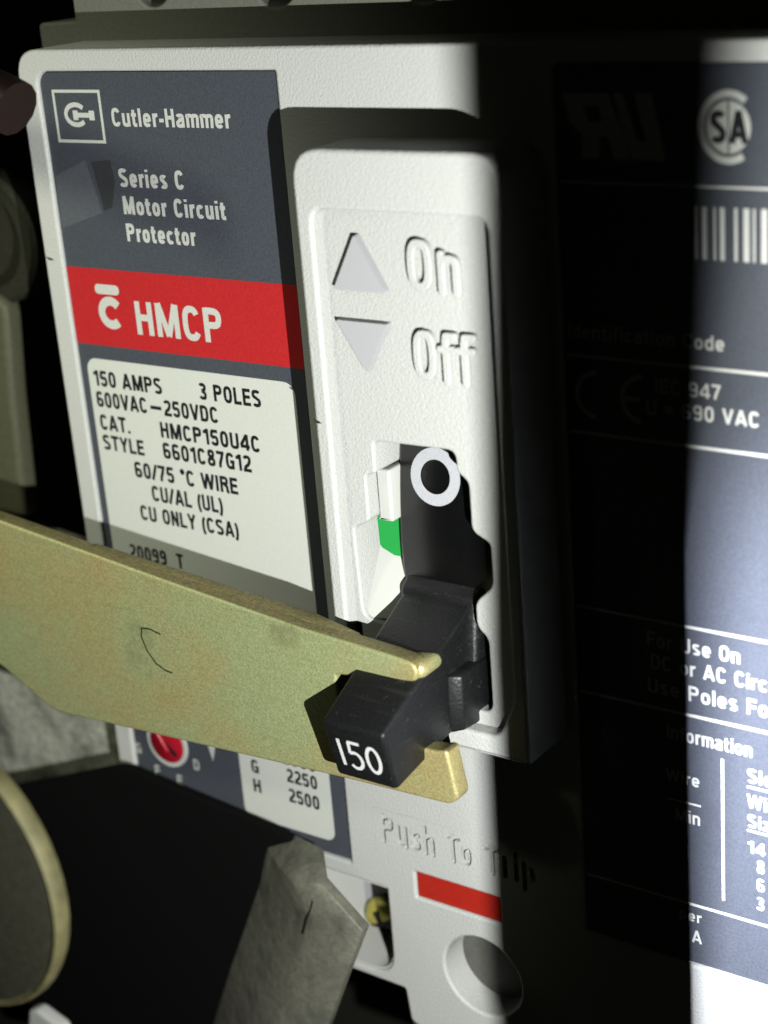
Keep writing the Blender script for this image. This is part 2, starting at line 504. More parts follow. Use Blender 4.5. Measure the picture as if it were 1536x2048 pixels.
def text(lines, h, m, parent, name='lettering', t=0.17, gap=0.075):
    """lines: (text, x0, x1, baseline z, cap height[, t]); one object per line"""
    for ln in lines:
        st, tt = layout(ln[0], ln[1], ln[2], ln[3], ln[4], ln[5] if len(ln) > 5 else t, gap)
        v, f = strokes_mesh(st, tt, h)
        me = bpy.data.meshes.new('m'); me.from_pydata([W(*q) for q in v], [], f)
        finish(name, me, m, parent)

def raised(lines, h, height, m, parent, name='raised_lettering', t=0.2, gap=0.11):
    for ln in lines:
        st, tt = layout(ln[0], ln[1], ln[2], ln[3], ln[4], ln[5] if len(ln) > 5 else t, gap)
        plate(name, union_outline(st, tt), h - 0.3, h + height, m, parent, 0.14, smooth=60, res=2)

def lathe(name, prof, cx, cz, m, parent, n=48, smooth=40):
    """turned part about an axis square to the face: prof = (radius, h) from the rim to the centre"""
    V, F = [], []
    for r, h in prof:
        for i in range(n):
            a = 2 * math.pi * i / n
            V.append((cx + r * math.cos(a), cz + r * math.sin(a), h))
    for k in range(len(prof) - 1):
        for i in range(n):
            j = (i + 1) % n
            F.append((k * n + i, k * n + j, (k + 1) * n + j, (k + 1) * n + i))
    F.append(tuple(range((len(prof) - 1) * n, len(prof) * n)))
    return finish(name, poly_mesh(V, F), m, parent, smooth)

def union_outline(strokes, t, step=0.06):
    """outlines of the union of round-ended strokes (marching squares on their distance field), in mm"""
    P = np.array([p for s_, _ in strokes for p in s_])
    x0, z0 = P.min(0) - t; x1, z1 = P.max(0) + t
    xs = np.arange(x0, x1 + step, step); zs = np.arange(z0, z1 + step, step)
    X, Z = np.meshgrid(xs, zs)
    D = np.full(X.shape, 1e9)
    for pts, cl in strokes:
        q = list(pts) + ([pts[0]] if cl else [])
        for a, b in zip(q[:-1], q[1:]):
            ax_, az_ = a; dx, dz = b[0] - ax_, b[1] - az_
            L2 = dx * dx + dz * dz + 1e-12
            u = np.clip(((X - ax_) * dx + (Z - az_) * dz) / L2, 0, 1)
            D = np.minimum(D, np.hypot(X - ax_ - u * dx, Z - az_ - u * dz))
    D = D - t / 2
    D[np.abs(D) < 1e-7] = 1e-7
    ins = D < 0
    seg = {}
    def pt(k):
        i, j, d = k
        if d == 0:
            u = D[i, j] / (D[i, j] - D[i, j + 1]); return (xs[j] + u * step, zs[i])
        u = D[i, j] / (D[i, j] - D[i + 1, j]); return (xs[j], zs[i] + u * step)
    for i in range(D.shape[0] - 1):
        for j in range(D.shape[1] - 1):
            c = (ins[i, j], ins[i, j + 1], ins[i + 1, j + 1], ins[i + 1, j])
            if all(c) or not any(c):
                continue
            e = ((i, j, 0), (i, j + 1, 1), (i + 1, j, 0), (i, j, 1))     # bottom, right, top, left
            cr = [k for k in range(4) if c[k] != c[(k + 1) % 4]]
            outs = [k for k in cr if c[k]]            # leaving the inside
            inn = [k for k in cr if not c[k]]
            for k in outs:
                m_ = min(inn, key=lambda q_: (q_ - k) % 4) if not (len(cr) == 4) else (k - 1) % 4
                seg[e[k]] = e[m_]
    loops = []
    while seg:
        k0, k1 = seg.popitem(); lp = [k0]
        while k1 != k0 and k1 in seg:
            lp.append(k1); k1 = seg.pop(k1)
        pts = [pt(k) for k in lp]
        if len(pts) > 8:
            loops.append(pts[::2])
    return loops

def cut(me, cutters):
    """carve solids out of a mesh"""
    bm = bmesh.new(); bm.from_mesh(me)
    bmesh.ops.remove_doubles(bm, verts=bm.verts, dist=1e-6)
    bmesh.ops.recalc_face_normals(bm, faces=bm.faces)
    bm.to_mesh(me); bm.free()
    ob = bpy.data.objects.new('tmp', me); col.objects.link(ob)
    tmp = []
    for cme in cutters:
        co = bpy.data.objects.new('tmpc', cme); col.objects.link(co); tmp.append(co)
        md = ob.modifiers.new('b', 'BOOLEAN'); md.operation = 'DIFFERENCE'; md.solver = 'EXACT'
        md.object = co
    dg = bpy.context.evaluated_depsgraph_get()
    res = bpy.data.meshes.new_from_object(ob.evaluated_get(dg))
    for o in tmp + [ob]:
        bpy.data.objects.remove(o)
    return res

# ------------------------------------------------------------------ THE BREAKER
brk = thing('circuit_breaker', 'grey-white moulded three-pole circuit breaker with slate and red printed labels and black switch handle',
            'circuit breaker', (52, -110, -30))

cover_out = roundpoly([(0, -.6, 3.2), (105, -.6, 3), (105, -116, 1), (48, -116, 1), (43.9, -115.2, .8), (43.4, -110.6, .3), (30, -110.4, .8),
                       (30, -96.2, .5), (0, -96.2, 2)], 1.0, 6)
L_hole = rrect(2.9, -3.0, 37.0, -95.0, (1.7, .25, .2, 1.2))
R_hole = rrect(68.6, -2.55, 102.6, -94.3, (.8, 1.7, 1.2, .3))
btn = rrect(46.2, -93.5, 57.7, -96.95, .15)
rnd = ellipse(54.7, -105.0, 5.2)
pocket = roundpoly([(31.2, -97.0, .6), (42.0, -97.0, .3), (42.0, -109.4, 3.4), (31.2, -109.4, 1.5)], 1, 6)
ins_hole = rrect(41.6, -86.8, 62.8, -91.6, 0)
me = plate_mesh([cover_out, L_hole, R_hole, btn, rnd, pocket, ins_hole], -1.7, 0, 0.32)
# "Push To Trip" is sunk into a block of the cover
letters = []
for word, xa, xb in (('Push', 41.9, 49.4), ('To', 51.1, 54.3), ('Trip', 56.1, 62.6)):
    st_, tt = layout(word, xa, xb, -90.45, 3.4, 0.172, .085)
    letters += union_outline(st_, tt)
ins = plate_mesh([rrect(41.0, -86.2, 63.4, -92.2, 0)] + letters, -.6, .02, 0)
cover = finish('cover', me, M['white'], brk)
finish('inscription', ins, M['white'], brk)
plate('inscription_bed', rrect(41.65, -86.85, 62.75, -91.55, 0), -1.5, -.55, M['white'], brk)
part_parent(cover, brk)
plate('cover_body', [cover_out, rnd, pocket], -11, -1.6, M['white'], brk, 0.2)

# pale chamfer line round the left label
def moulding(name, pts, closed, prof, m, parent):
    """sweep an (inward offset, h) profile along a path in the face plane"""
    n = len(pts); V, F = [], []
    for i in range(n):
        p = Vector(pts[i])
        a = Vector(pts[i - 1]) if (closed or i > 0) else None
        b = Vector(pts[(i + 1) % n]) if (closed or i < n - 1) else None
        d = ((p - a).normalized() if a else Vector((0, 0))) + ((b - p).normalized() if b else Vector((0, 0)))
        d.normalize(); nr = Vector((d.y, -d.x))
        for (o_, h_) in prof:
            V.append((p.x + nr.x * o_, p.y + nr.y * o_, h_))
    k = len(prof)
    for i in range(n if closed else n - 1):
        j = (i + 1) % n
        for q in range(k - 1):
            F.append((i * k + q, j * k + q, j * k + q + 1, i * k + q + 1))
    me = bpy.data.meshes.new('m'); me.from_pydata([W(*v) for v in V], [], F)
    return finish(name, me, m, parent, 50)

# ---- left label and its print
lab = plate('label_plate', rrect(3.0, -3.1, 36.8, -94.9, (1.5, .3, .1, 1.2)), -1.5, -0.42, M['label'], brk, 0.05)
lab['label'] = 'slate grey left label with a red band and an off-white rating panel'
part_parent(lab, brk)
flat('red_band', [(3.0, -25.05), (36.8, -25.05), (36.8, -34.2), (3.0, -34.2)], -0.395, M['red'], lab)
flat('rating_panel', rrect(4.1, -35.9, 35.2, -78.5, (1.5, 1.5, 1.5, 1.5)), -0.395, M['paper'], lab)
flat('setting_panel', rrect(20.7, -79.8, 34.6, -93.1, (1.3, 1.3, 1.3, 1.3)), -0.394, M['paper'], lab)
text([('Cutler-Hammer', 13.3, 30.2, -8.9, 1.95, .17),
      ('Series C', 13.2, 22.8, -15.5, 2.0, .185),
      ('Motor Circuit', 13.3, 28.2, -18.55, 2.0, .185),
      ('Protector', 13.3, 23.5, -21.6, 2.0, .185),
      ('G', 3.0, 4.0, -88.7, 1.4, .15), ('F', 6.0, 6.9, -91.2, 1.4, .15), ('E', 9.7, 10.6, -91.7, 1.4, .15), ('D', 12.9, 13.9, -88.7, 1.45, .15)],
     -0.385, M['wprint'], lab)
text([('HMCP', 13.0, 25.9, -32.35, 3.9, .165)], -0.37, M['wprint'], lab)
text([('150 AMPS', 4.9, 15.7, -39.25, 1.9, .175), ('3 POLES', 21.3, 30.3, -39.2, 1.95, .175),
      ('600VAC', 4.9, 13.0, -41.85, 1.9, .175), ('_', 13.5, 15.2, -41.8, 1.9, .14), ('250VDC', 15.6, 23.8, -41.8, 1.9, .175),
      ('CAT.', 4.95, 9.8, -44.7, 1.9, .175), ('HMCP150U4C', 14.6, 29.5, -44.55, 1.9, .175),
      ('STYLE', 4.95, 11.6, -47.2, 1.85, .175), ('6601C87G12', 14.6, 27.9, -47.1, 1.95, .175),
      ('60/75 *C WIRE', 9.6, 25.5, -50.1, 1.95, .175),
      ('CU/AL (UL)', 11.9, 22.9, -52.8, 1.95, .175),
      ('CU ONLY (CSA)', 9.6, 24.9, -55.55, 1.9, .175),
      ('20099  T', 6.9, 15.6, -61.0, 1.9, .175),
      ('A     750', 22.6, 32.7, -82.0 + .6, 1.7, .175), ('F     2000', 22.6, 32.7, -84.1, 1.7, .175),
      ('G', 22.55, 23.75, -86.6, 1.8, .175), ('2250', 28.1, 32.7, -86.5, 1.8, .175),
      ('H', 22.55, 23.8, -89.3, 1.8, .175), ('2500', 28.1, 32.75, -89.25, 1.85, .175)],
     -0.375, M['kprint'], lab)
# maker's emblem: a square frame round a C that grips a bar
emb = [rrect(4.65, -5.0, 12.0, -10.8, 0), rrect(5.0, -5.33, 11.65, -10.47, 0)]
flat('emblem_frame', emb, -0.38, M['wprint'], lab)
stk = [([(7.95 + 1.55 * math.cos(math.radians(a)), -7.72 + 1.1 * math.sin(math.radians(a))) for a in range(42, 322, 12)], False)]
v, f = strokes_mesh(stk, 0.52, -0.382)
me = bpy.data.meshes.new('m'); me.from_pydata([W(*q) for q in v], [], f)
finish('emblem', me, M['wprint'], lab)
flat('emblem', [(7.5, -7.25), (8.25, -7.25), (8.25, -7.5), (9.95, -7.5), (9.95, -7.25), (10.75, -7.25), (10.75, -8.3), (9.95, -8.3),
                (9.95, -8.02), (8.25, -8.02), (8.25, -8.3), (7.5, -8.3)], -0.377, M['wprint'], lab)
# series mark on the red band: a heavy c under a bar
stk = [([(9.25 + 1.45 * math.cos(math.radians(a)), -30.15 + 1.4 * math.sin(math.radians(a))) for a in range(38, 326, 12)], False)]
v, f = strokes_mesh(stk, 1.05, -0.372)
me = bpy.data.meshes.new('m'); me.from_pydata([W(*q) for q in v], [], f)
finish('series_mark', me, M['wprint'], lab)
flat('series_mark', rrect(7.15, -26.85, 10.9, -28.0, .5), -0.376, M['wprint'], lab)
flat('pointer_mark', [(15.7, -84.3), (17.0, -84.3), (16.35, -86.7)], -0.38, M['wprint'], lab)

# adjusting dial in the left label
ring = [ellipse(8.9, -85.9, 3.35), ellipse(8.9, -85.9, 2.75)]
plate('dial_collar', ring, -0.5, -0.2, M['paper'], lab, 0.05)
dial = lathe('adjusting_dial', [(2.75, -.6), (2.75, -.15), (2.55, .02), (0.0001, .05)], 8.9, -85.9, M['dialred'], brk)
part_parent(dial, brk)
dial['label'] = 'red slotted adjusting dial in the left label'
sl = plate('slot', rrect(-1.6, .32, 1.6, -.32, .3), 0.05, 0.10, M['dark'], brk)
rot = Matrix.Rotation(math.radians(38), 4, Vector((0, 1, 0)))
sl.data.transform(Matrix.Translation(Vector(brk['_w'])))
sl.data.transform(Matrix.Translation(W(9.4, -86.3, 0)) @ rot)
sl.data.transform(Matrix.Translation(-Vector(brk['_w'])))
sl.parent = dial
arr = finish('arrow_ridge', bevel_mesh(prism([(7.1, -84.4, 0), (7.9, -83.9, 0), (9.6, -86.9, 0), (8.9, -87.2, 0)],
                                             [(7.3, -84.5, .45), (7.8, -84.1, .45), (9.4, -86.7, .45), (9.0, -87.0, .45)]), .1), M['dialred'], brk)
arr.parent = dial

# traces of old tape under the maker's name
flat('tape_residue', [(3.4, -14.6), (8.4, -12.7), (9.4, -16.5), (9.9, -18.6), (6.6, -19.6), (3.2, -20.6)], -0.405, M['film'], lab)
flat('tape_residue', [(9.3, -12.9), (12.2, -12.6), (12.6, -14.9), (11.6, -17.9), (10.3, -18.3)], -0.402, M['kfilm'], lab)
# ---- right label
lab2 = plate('label_plate', rrect(68.7, -2.65, 102.5, -94.2, (.6, 1.5, 1.2, .1)), -1.5, -0.42, M['label'], brk, 0.05)
lab2['label'] = 'slate grey right label with approval marks and a bar code'
part_parent(lab2, brk)
lines = [(-13.15, 68.9, 102.3, .22), (-29.6, 68.9, 102.3, .30), (-37.25, 68.9, 102.3, .32), (-55.75, 68.9, 102.3, .32), (-65.3, 68.9, 102.3, .34),
         (-87.15, 68.9, 102.3, .32)]
for (z, a, b, w) in lines + [(-71.72, 87.15, 93, .25), (-76.62, 87.15, 93, .25), (-75.3, 78.5, 82.2, .22)]:
    flat('ruled_line', [(a, z + w / 2), (b, z + w / 2), (b, z - w / 2), (a, z - w / 2)], -0.39, M['wprint'], lab2)
flat('ruled_line', [(84.40, -69.3), (84.72, -69.3), (84.72, -85.6), (84.40, -85.6)], -0.39, M['wprint'], lab2)
bars = []
for (a, b) in ((82.35, 82.62), (83.05, 83.5), (84.15, 84.35), (84.75, 85.2), (86.1, 86.4), (86.95, 87.5), (87.85, 88.05), (88.6, 89.15),
               (89.6, 89.8), (90.2, 90.8), (91.2, 91.4), (91.9, 92.4)):
    flat('code_bar', [(a, -14.9), (b, -14.9), (b, -19.6), (a, -19.6)], -0.39, M['wprint'], lab2)
text([('Identification Code', 69.2, 85.1, -27.85, 1.35, .145),
      ('IEC 947', 78.2, 84.7, -32.45, 1.4, .145), ('U = 690 VAC', 77.2, 88.45, -34.65, 1.45, .155),
      ('For Use On', 76.6, 86.5, -58.6, 1.6, .155), ('DC or AC Circuits', 77.0, 92.6, -61.0, 1.6, .155), ('Use Poles For DC', 76.6, 93.6, -63.7, 1.65, .155),
      ('Information', 78.6, 87.7, -68.4, 1.6, .155),
      ('Slot', 87.15, 90.6, -71.2, 1.55, .16), ('Wire', 87.15, 91.0, -74.05, 1.55, .16), ('Size', 87.15, 90.6, -76.2, 1.45, .16),
      ('14', 87.2, 89.05, -79.15, 1.4, .165), ('8', 88.15, 89.0, -81.2, 1.45, .165), ('6', 88.15, 89.0, -83.3, 1.45, .165), ('3', 88.1, 88.95, -85.5, 1.5, .165),
      ('Wire', 78.4, 82.1, -73.2, 1.4, .15), ('Min', 79.4, 82.1, -77.6, 1.5, .15), ('per', 79.6, 82.1, -89.2, 1.3, .15), ('A', 81.0, 82.1, -91.7, 1.5, .15)],
     -0.385, M['wprint'], lab2)
# approval marks
cs = [([(72.2 + 2.3 * math.cos(math.radians(a)), -33.35 + 2.25 * math.sin(math.radians(a))) for a in range(95, 271, 11)], False),
      ([(77.0 + 2.3 * math.cos(math.radians(a)), -33.3 + 2.25 * math.sin(math.radians(a))) for a in range(95, 271, 11)], False),
      ([(74.7, -33.3), (76.6, -33.3)], False),
      ([(85.6 + 2.55 * math.cos(math.radians(a)), -8.0 + 2.85 * math.sin(math.radians(a))) for a in range(52, 310, 10)], False)]
def stroke_print(name, strokes, w, h, m, parent):
    v, f = strokes_mesh(strokes, w, h)
    me = bpy.data.meshes.new('m'); me.from_pydata([W(*q) for q in v], [], f)
    return finish(name, me, m, parent)
stroke_print('conformity_mark', cs[:1], 0.5, -0.386, M['wprint'], lab2)
stroke_print('conformity_mark', cs[1:3], 0.5, -0.386, M['wprint'], lab2)
stroke_print('approval_mark', cs[3:], 0.62, -0.386, M['wprint'], lab2)
flat('approval_mark', ellipse(85.6, -8.0, 2.05, 2.25), -0.388, M['wprint'], lab2)
st, tt = layout('SA', 83.95, 87.35, -9.35, 2.75, .2, .12)
v, f = strokes_mesh(st, tt, -0.37)
v2, f2 = strokes_mesh([([(85.62, -5.8), (85.62, -10.2)], False)], .16, -0.36)
me = bpy.data.meshes.new('m'); me.from_pydata([W(*q) for q in v + v2], [], f + [tuple(i + len(v) for i in q) for q in f2])
finish('approval_mark', me, M['kprint'], lab2)
# reversed R joined to a slanting U
for ul in [[[(69.5, -5.15), (74.6, -5.15), (76.2, -11.0), (74.6, -11.0), (74.0, -9.0), (73.2, -9.0), (73.1, -11.0), (71.3, -11.0), (71.5, -8.9), (70.3, -8.0)], [(71.6, -6.3), (73.1, -6.3), (73.5, -7.7), (72.1, -7.7)]],
      [(74.2, -5.15), (75.6, -5.15), (77.0, -9.3), (77.8, -9.3), (76.7, -5.15), (78.4, -5.15), (79.7, -11.0), (76.4, -11.0)]]:
    flat('approval_mark', ul, -0.388, M['wprint'], lab2)

# ---- raised centre block with a sunk panel
B0 = roundpoly([(44.2, -9.2, 3.4), (67.6, -9.2, 3.4), (67.6, -70.3, .4), (44.2, -70.3, .4)], 1, 8)
Bh = roundpoly([(46.2, -15.0, 1.6), (66.0, -15.0, 1.6), (66.0, -63.5, 1.0), (64.0, -67.9, 1.4), (47.5, -67.9, .8), (46.0, -60, .6)], 1, 6)
blk = plate('centre_block', [B0, Bh], 0.02, 8.0, M['white'], brk, 0.45, res=3)
part_parent(blk, brk)
# sunk floor with the handle slot: stepped jaws above, a wide mouth at the green flag, a scoop below
slot = roundpoly([(50.0, -38.6, .7), (59.8, -38.4, 1.7), (59.8, -40.6, .6), (61.1, -41.4, .8), (61.1, -46.6, .8), (63.2, -47.6, .5), (63.2, -52.2, .8),
                  (61.0, -54.2, .8), (61.0, -57.0, .8), (62.3, -58.0, .7), (62.3, -66.4, 1.3), (50.2, -66.4, .8), (50.2, -58.8, .5), (46.9, -58.5, 1.2),
                  (46.6, -48.4, .6), (48.7, -47.4, .5), (48.7, -42.4, .5), (50.0, -42.0, .4)], .6, 5)
floor_out = [(45.2, -14.2), (66.8, -14.2), (66.8, -69), (45.2, -69)]
plate('sunk_panel', [floor_out, slot], 0.0 + 0.05, 6.2, M['white'], brk, 0.30, res=3)
plate('slot_interior', [(45.4, -36), (66.4, -36), (66.4, -68), (45.4, -68)], -1.0, 0.1, M['dark'], brk)
# raised triangles and words
def tri(pts, name):
    c = Vector((sum(p[0] for p in pts) / 3, sum(p[1] for p in pts) / 3))
    pts = roundpoly([(p[0], p[1], .35) for p in pts], .35, 3)
    top = [(c.x + (p[0] - c.x) * .95, c.y + (p[1] - c.y) * .95, 6.2 + .8) for p in pts]
    bot = [(p[0], p[1], 6.0) for p in pts]
    return finish(name, prism(bot, top), M['smooth'], brk)
tri([(50.3, -17.3), (53.7, -23.1), (47.2, -23.1)], 'arrow')
tri([(47.1, -26.0), (53.6, -26.0), (50.5, -31.4)], 'arrow')
raised([('On', 56.1, 62.0, -22.5, 4.9, .155), ('Off', 56.1, 62.9, -31.3, 4.95, .155)], 6.2, 0.7, M['white'], brk, gap=.10)

# green flag, scoop and inner facets of the mouth
gf = plate('trip_flag', [(46.6, -48.0), (50.6, -48.0), (50.6, -52.8), (48.2, -52.8), (47.2, -52.5), (46.7, -51.8)], 1.6, 2.0, M['green'], brk)
gf['label'] = 'green status flag beside the handle'
sc_v = [(46.5, -51.8, 1.9), (50.2, -53.0, 1.6), (50.8, -58.4, 5.6), (46.5, -58.9, 6.1), (52.6, -53.6, 0.2), (52.4, -58.6, 1.5), (46.5, -58.4, .1), (46.5, -51.5, .1), (50.2, -52.8, .1)]
sc = poly_mesh(sc_v, [(0, 1, 2, 3), (1, 4, 5, 2), (0, 7, 8, 1), (3, 2, 5, 6), (1, 8, 4)])
finish('scoop', bevel_mesh(sc, .25, 3, 15), M['cream'], brk, 60)
# stepped jaw: second ledge on the left wall of the slot
plate('ledge', roundpoly([(48.5, -42.3, .1), (50.3, -42.3, .3), (50.3, -48.0, .3), (48.5, -48.0, .1)], .2), 0.1, 4.3, M['cream'], brk, 0.3, res=3)

# nicks in the plastic edges
for (nx, nz, nh, w_) in ((.9, -24.2, .02, 1.3), (44.6, -36.6, 8.02, 1.1)):
    flat('nick', [(nx - w_ / 2, nz + .2), (nx + w_ * .2, nz + .05), (nx + w_ / 2, nz - .15), (nx, nz - .22), (nx - w_ * .3, nz - .05)], nh, M['scratch'], brk)

# black dust skirt behind the handle, curved about a level axis, with its printed ring
V, F = [], []
n = 16
def skirt_h(z):
    t = (z + 66.5) / (66.5 - 37.2)
    return 1.2 + 3.0 * math.sin(math.pi * min(max(t, 0), 1) * 0.86 + .2) * .72
for i in range(n + 1):
    z = -66.2 + (66.2 - 37.3) * i / n
    hh = skirt_h(z)
    for x in (50.15, 50.7, 59.3, 61.5):
        V.append((x, z, hh - (0.5 if x in (50.15, 61.5) else 0)))
for i in range(n):
    for k in range(3):
        F.append((i * 4 + k, i * 4 + k + 1, i * 4 + 5 + k, i * 4 + 4 + k))
sk = finish('dust_skirt', poly_mesh(V, F), M['skirt'], brk, 60)
part_parent(sk, brk)
rc = (54.9, -42.9)
V, F = [], []
N = 48
for i in range(N):
    a = 2 * math.pi * i / N
    for r in (3.0, 1.78):
        x, z = rc[0] + r * math.cos(a), rc[1] + r * math.sin(a) * 1.0
        V.append((x, z, skirt_h(z) + .05))
for i in range(N):
    j = (i + 1) % N
    F.append((2 * i, 2 * i + 1, 2 * j + 1, 2 * j))
me = bpy.data.meshes.new('m'); me.from_pydata([W(*q) for q in V], [], F)
finish('ring_mark', me, M['ring'], sk)

# the switch handle: tilted down, off position
dn = Vector((0, -6.8, -1.5)).normalized()
ax = Vector((0, -1.5, 6.8)).normalized()
def hp(x, s, a):
    """point on the end face: x, s down from its top edge, a proud of it"""
    p = Vector((0, -63.3, 20.0)) + dn * s + ax * a
    return (x, p.y, p.z)
x0, x1 = 51.0, 58.5
top = [(x0, -63.3, 20.0), (x1, -63.3, 20.0), (x1 + .1, -70.1, 18.5), (x0 + .2, -70.1, 18.5)]
mid_ = [(x0, -59.0, 11.5), (x1 + .4, -59.0, 11.5), (x1 + .7, -68.4, 12.0), (x0, -68.4, 12.0)]
bot = [(x0, -55.2, 4.0), (x1 + 1.0, -55.2, 4.0), (x1 + 1.2, -66.8, 3.5), (x0, -66.8, 3.5)]
V = top + mid_ + bot
F = [(0, 1, 2, 3), (11, 10, 9, 8)]
for k in (0, 4):
    for i in range(4):
        j = (i + 1) % 4
        F.append((k + i, k + 4 + i, k + 4 + j, k + j))
hd = finish('handle', bevel_mesh(poly_mesh(V, F), 0.5, 4, 28), M['black'], brk, 35)
hd['label'] = 'black switch handle tilted down to the off position'
part_parent(hd, brk)
# shoulder and rib at the root of the handle
sh = prism([(50.7, -54.9, 4.6), (60.0, -54.9, 4.6), (60.4, -66.0, 6.4), (50.7, -66.0, 6.4)],
           [(50.5, -52.4, .4), (60.9, -52.4, .4), (61.2, -66.2, .4), (50.5, -66.2, .4)])
finish('handle_shoulder', bevel_mesh(sh, .6, 4), M['black'], hd, 35)
rb = prism([(59.1, -61.4, 9.4), (60.5, -61.5, 8.6), (60.5, -67.6, 8.6), (59.1, -67.9, 9.6)],
           [(58.6, -61.2, 4), (60.9, -61.2, 4), (60.9, -67.9, 4), (58.6, -67.9, 4)])
finish('handle_rib', bevel_mesh(rb, .35, 3), M['black'], hd, 35)
# number on the end face
def glyph_path(ch):
    return glyph(ch, .13)
V, F = [], []
def num(strokes, tt, k0):
    global V, F
    for k, (pts, cl) in enumerate(strokes):
        Lf, Rt = ribbon(pts, cl, tt)
        n_ = len(pts); b = len(V)
        for p in list(Lf) + list(Rt):
            V.append(hp(p.x, p.y, 0.03 + .003 * (k + k0)))
        for i in range(n_ if cl else n_ - 1):
            j = (i + 1) % n_
            F.append((b + i, b + n_ + i, b + n_ + j, b + j))
sA = lambda cx, cy, rx, ry, a0, a1, nn=16: [(cx + rx * math.cos(math.radians(a0 + (a1 - a0) * i / nn)), cy - ry * math.sin(math.radians(a0 + (a1 - a0) * i / nn))) for i in range(nn + 1)]
num([([(52.55, 1.9), (52.75, 5.2)], False)], .40, 0)
num([([(55.15, 2.0), (53.75, 2.0)], False), ([(53.82, 1.95), (53.78, 3.4)], False),
     ([(53.75, 3.35)] + sA(54.3, 4.25, .80, 1.0, 115, -140), False)], .38, 1)
num([(sA(56.6, 3.6, .76, 1.55, 0, 342, 20), True)], .40, 5)
me = bpy.data.meshes.new('m'); me.from_pydata([W(*q) for q in V], [], F)
nm = finish('number', me, M['hprint'], brk)
nm.parent = hd

# ---- lower part: button, round recess, screw pocket
bt = plate('trip_button', rrect(46.3, -93.6, 57.6, -96.9, .1), -1.5, -0.35, M['redbtn'], brk, 0.05)
bt['label'] = 'red bar of the push-to-trip button'
V, F = [], []
rec = [(5.2, -.3), (5.1, -3.4), (0.001, -3.4)]
# the round recess goes deeper than the cover sheet: its own cup
cupm = plate_mesh([ellipse(54.7, -105, 5.9), ellipse(54.7, -105, 5.15)], -4.5, -.35, 0)
finish('recess_cup', cupm, M['white'], brk, 40)
flat('recess_floor', ellipse(54.7, -105, 5.2), -3.9, M['greyfloor'], brk)  # floor set in a darker grey than the cover
# screw pocket
pin = roundpoly([(31.5, -97.3, .6), (41.8, -97.3, .3), (41.8, -109.2, 3.2), (31.5, -109.2, 1.5)], 1, 6)
pout = [(30.2, -96.4), (43.2, -96.4), (43.2, -110.3), (30.2, -110.3)]
finish('pocket_wall', plate_mesh([pout, pin], -10.9, -.4, 0), M['cream'], brk, 40)
flat('pocket_floor', [(30.4, -96.6), (43, -96.6), (43, -110.1), (30.4, -110.1)], -9.0, M['smooth'], brk)
scx, scz, sch = 35.1, -108.7, -8.9
scw = lathe('cover_screw', [(3.3, sch), (3.3, sch + .6), (3.0, sch + 1.1), (2.2, sch + 1.5), (1.1, sch + 1.7), (.0001, sch + 1.72)], scx, scz, M['brass'], brk)
part_parent(scw, brk)
scw['label'] = 'brass cross-head cover screw sunk in its pocket'
cr = roundpoly([(-.4, .4), (-.4, 1.9), (.4, 1.9), (.4, .4), (1.9, .4), (1.9, -.4), (.4, -.4), (.4, -1.9), (-.4, -1.9), (-.4, -.4), (-1.9, -.4), (-1.9, .4)], .1)
ca, sa = math.cos(.5), math.sin(.5)
cr = [(scx + x * ca - z * sa, scz + x * sa + z * ca) for x, z in cr]
finish('cross_recess', plate_mesh([cr], sch + 1.2, sch + 1.76, 0), M['dark'], scw)

# ---- sides of the breaker: lower housing, terminal end, side rib
plate('housing', rrect(1.2, -1.2, 103.8, -108, 1), -75, -11.1, M['greybase'], brk, .3)
plate('terminal_end', [roundpoly([(-3.9, -2.2, .2), (-3.9, 1.5, .7), (2.1, 1.6, .1), (2.1, 24, .5), (103, 24, .5), (103, -2.2, .2)], .3),
                       ellipse(14.4, 5.6, 2.7), ellipse(31.6, 5.3, 2.9), ellipse(50, 5.2, 2.9), ellipse(70, 5.2, 2.9)], -14, -8, M['terminal'], brk, .3)
plate('terminal_well', rrect(3, -2, 102, 23, 1), -30, -14.2, M['dark'], brk)
rb = prism([(29, -110.2, -4), (35.0, -110.2, -4), (31.2, -114.0, -4)], [(29, -110.2, -10), (35.0, -110.2, -10), (31.2, -114.0, -10)])
finish('moulded_rib', rb, M['cream'], brk)
plate('load_terminal', rrect(30.5, -111, 45, -135, 1), -30, -18, M['terminal'], brk, .5)

# ------------------------------------------------------------------ OPERATING FORK (zinc plated)
fork = thing('operating_fork', 'yellow zinc plated steel fork plate straddling the black switch handle, reaching in from the left', 'lever', (0, -65, 12))
FH = 14.0
outer = [(-40, -47.4), (1.3, -51.9), (26.0, -54.9), (44.5, -57.0), (55.8, -57.8, 1.2), (58.8, -58.2, 1.1), (58.8, -60.2, 1.1), (48.6, -61.5, .3), (48.6, -67.6, .4),
         (60.4, -67.4, .6), (61.7, -67.0, .5), (62.7, -72.4, .9), (61.5, -73.2, .5), (48.4, -73.6), (15.0, -75.2, 1.5), (5.2, -75.7, 2.0), (-3.5, -71.0, 2), (-40, -66)]
op = roundpoly([(p[0], p[1], p[2] if len(p) > 2 else 0.0) for p in outer], 0, 5)
fp = plate('fork_plate', op, FH - 2.3, FH, M['gold'], fork, 0.35, smooth=50, res=3)
part_parent(fp, fork)
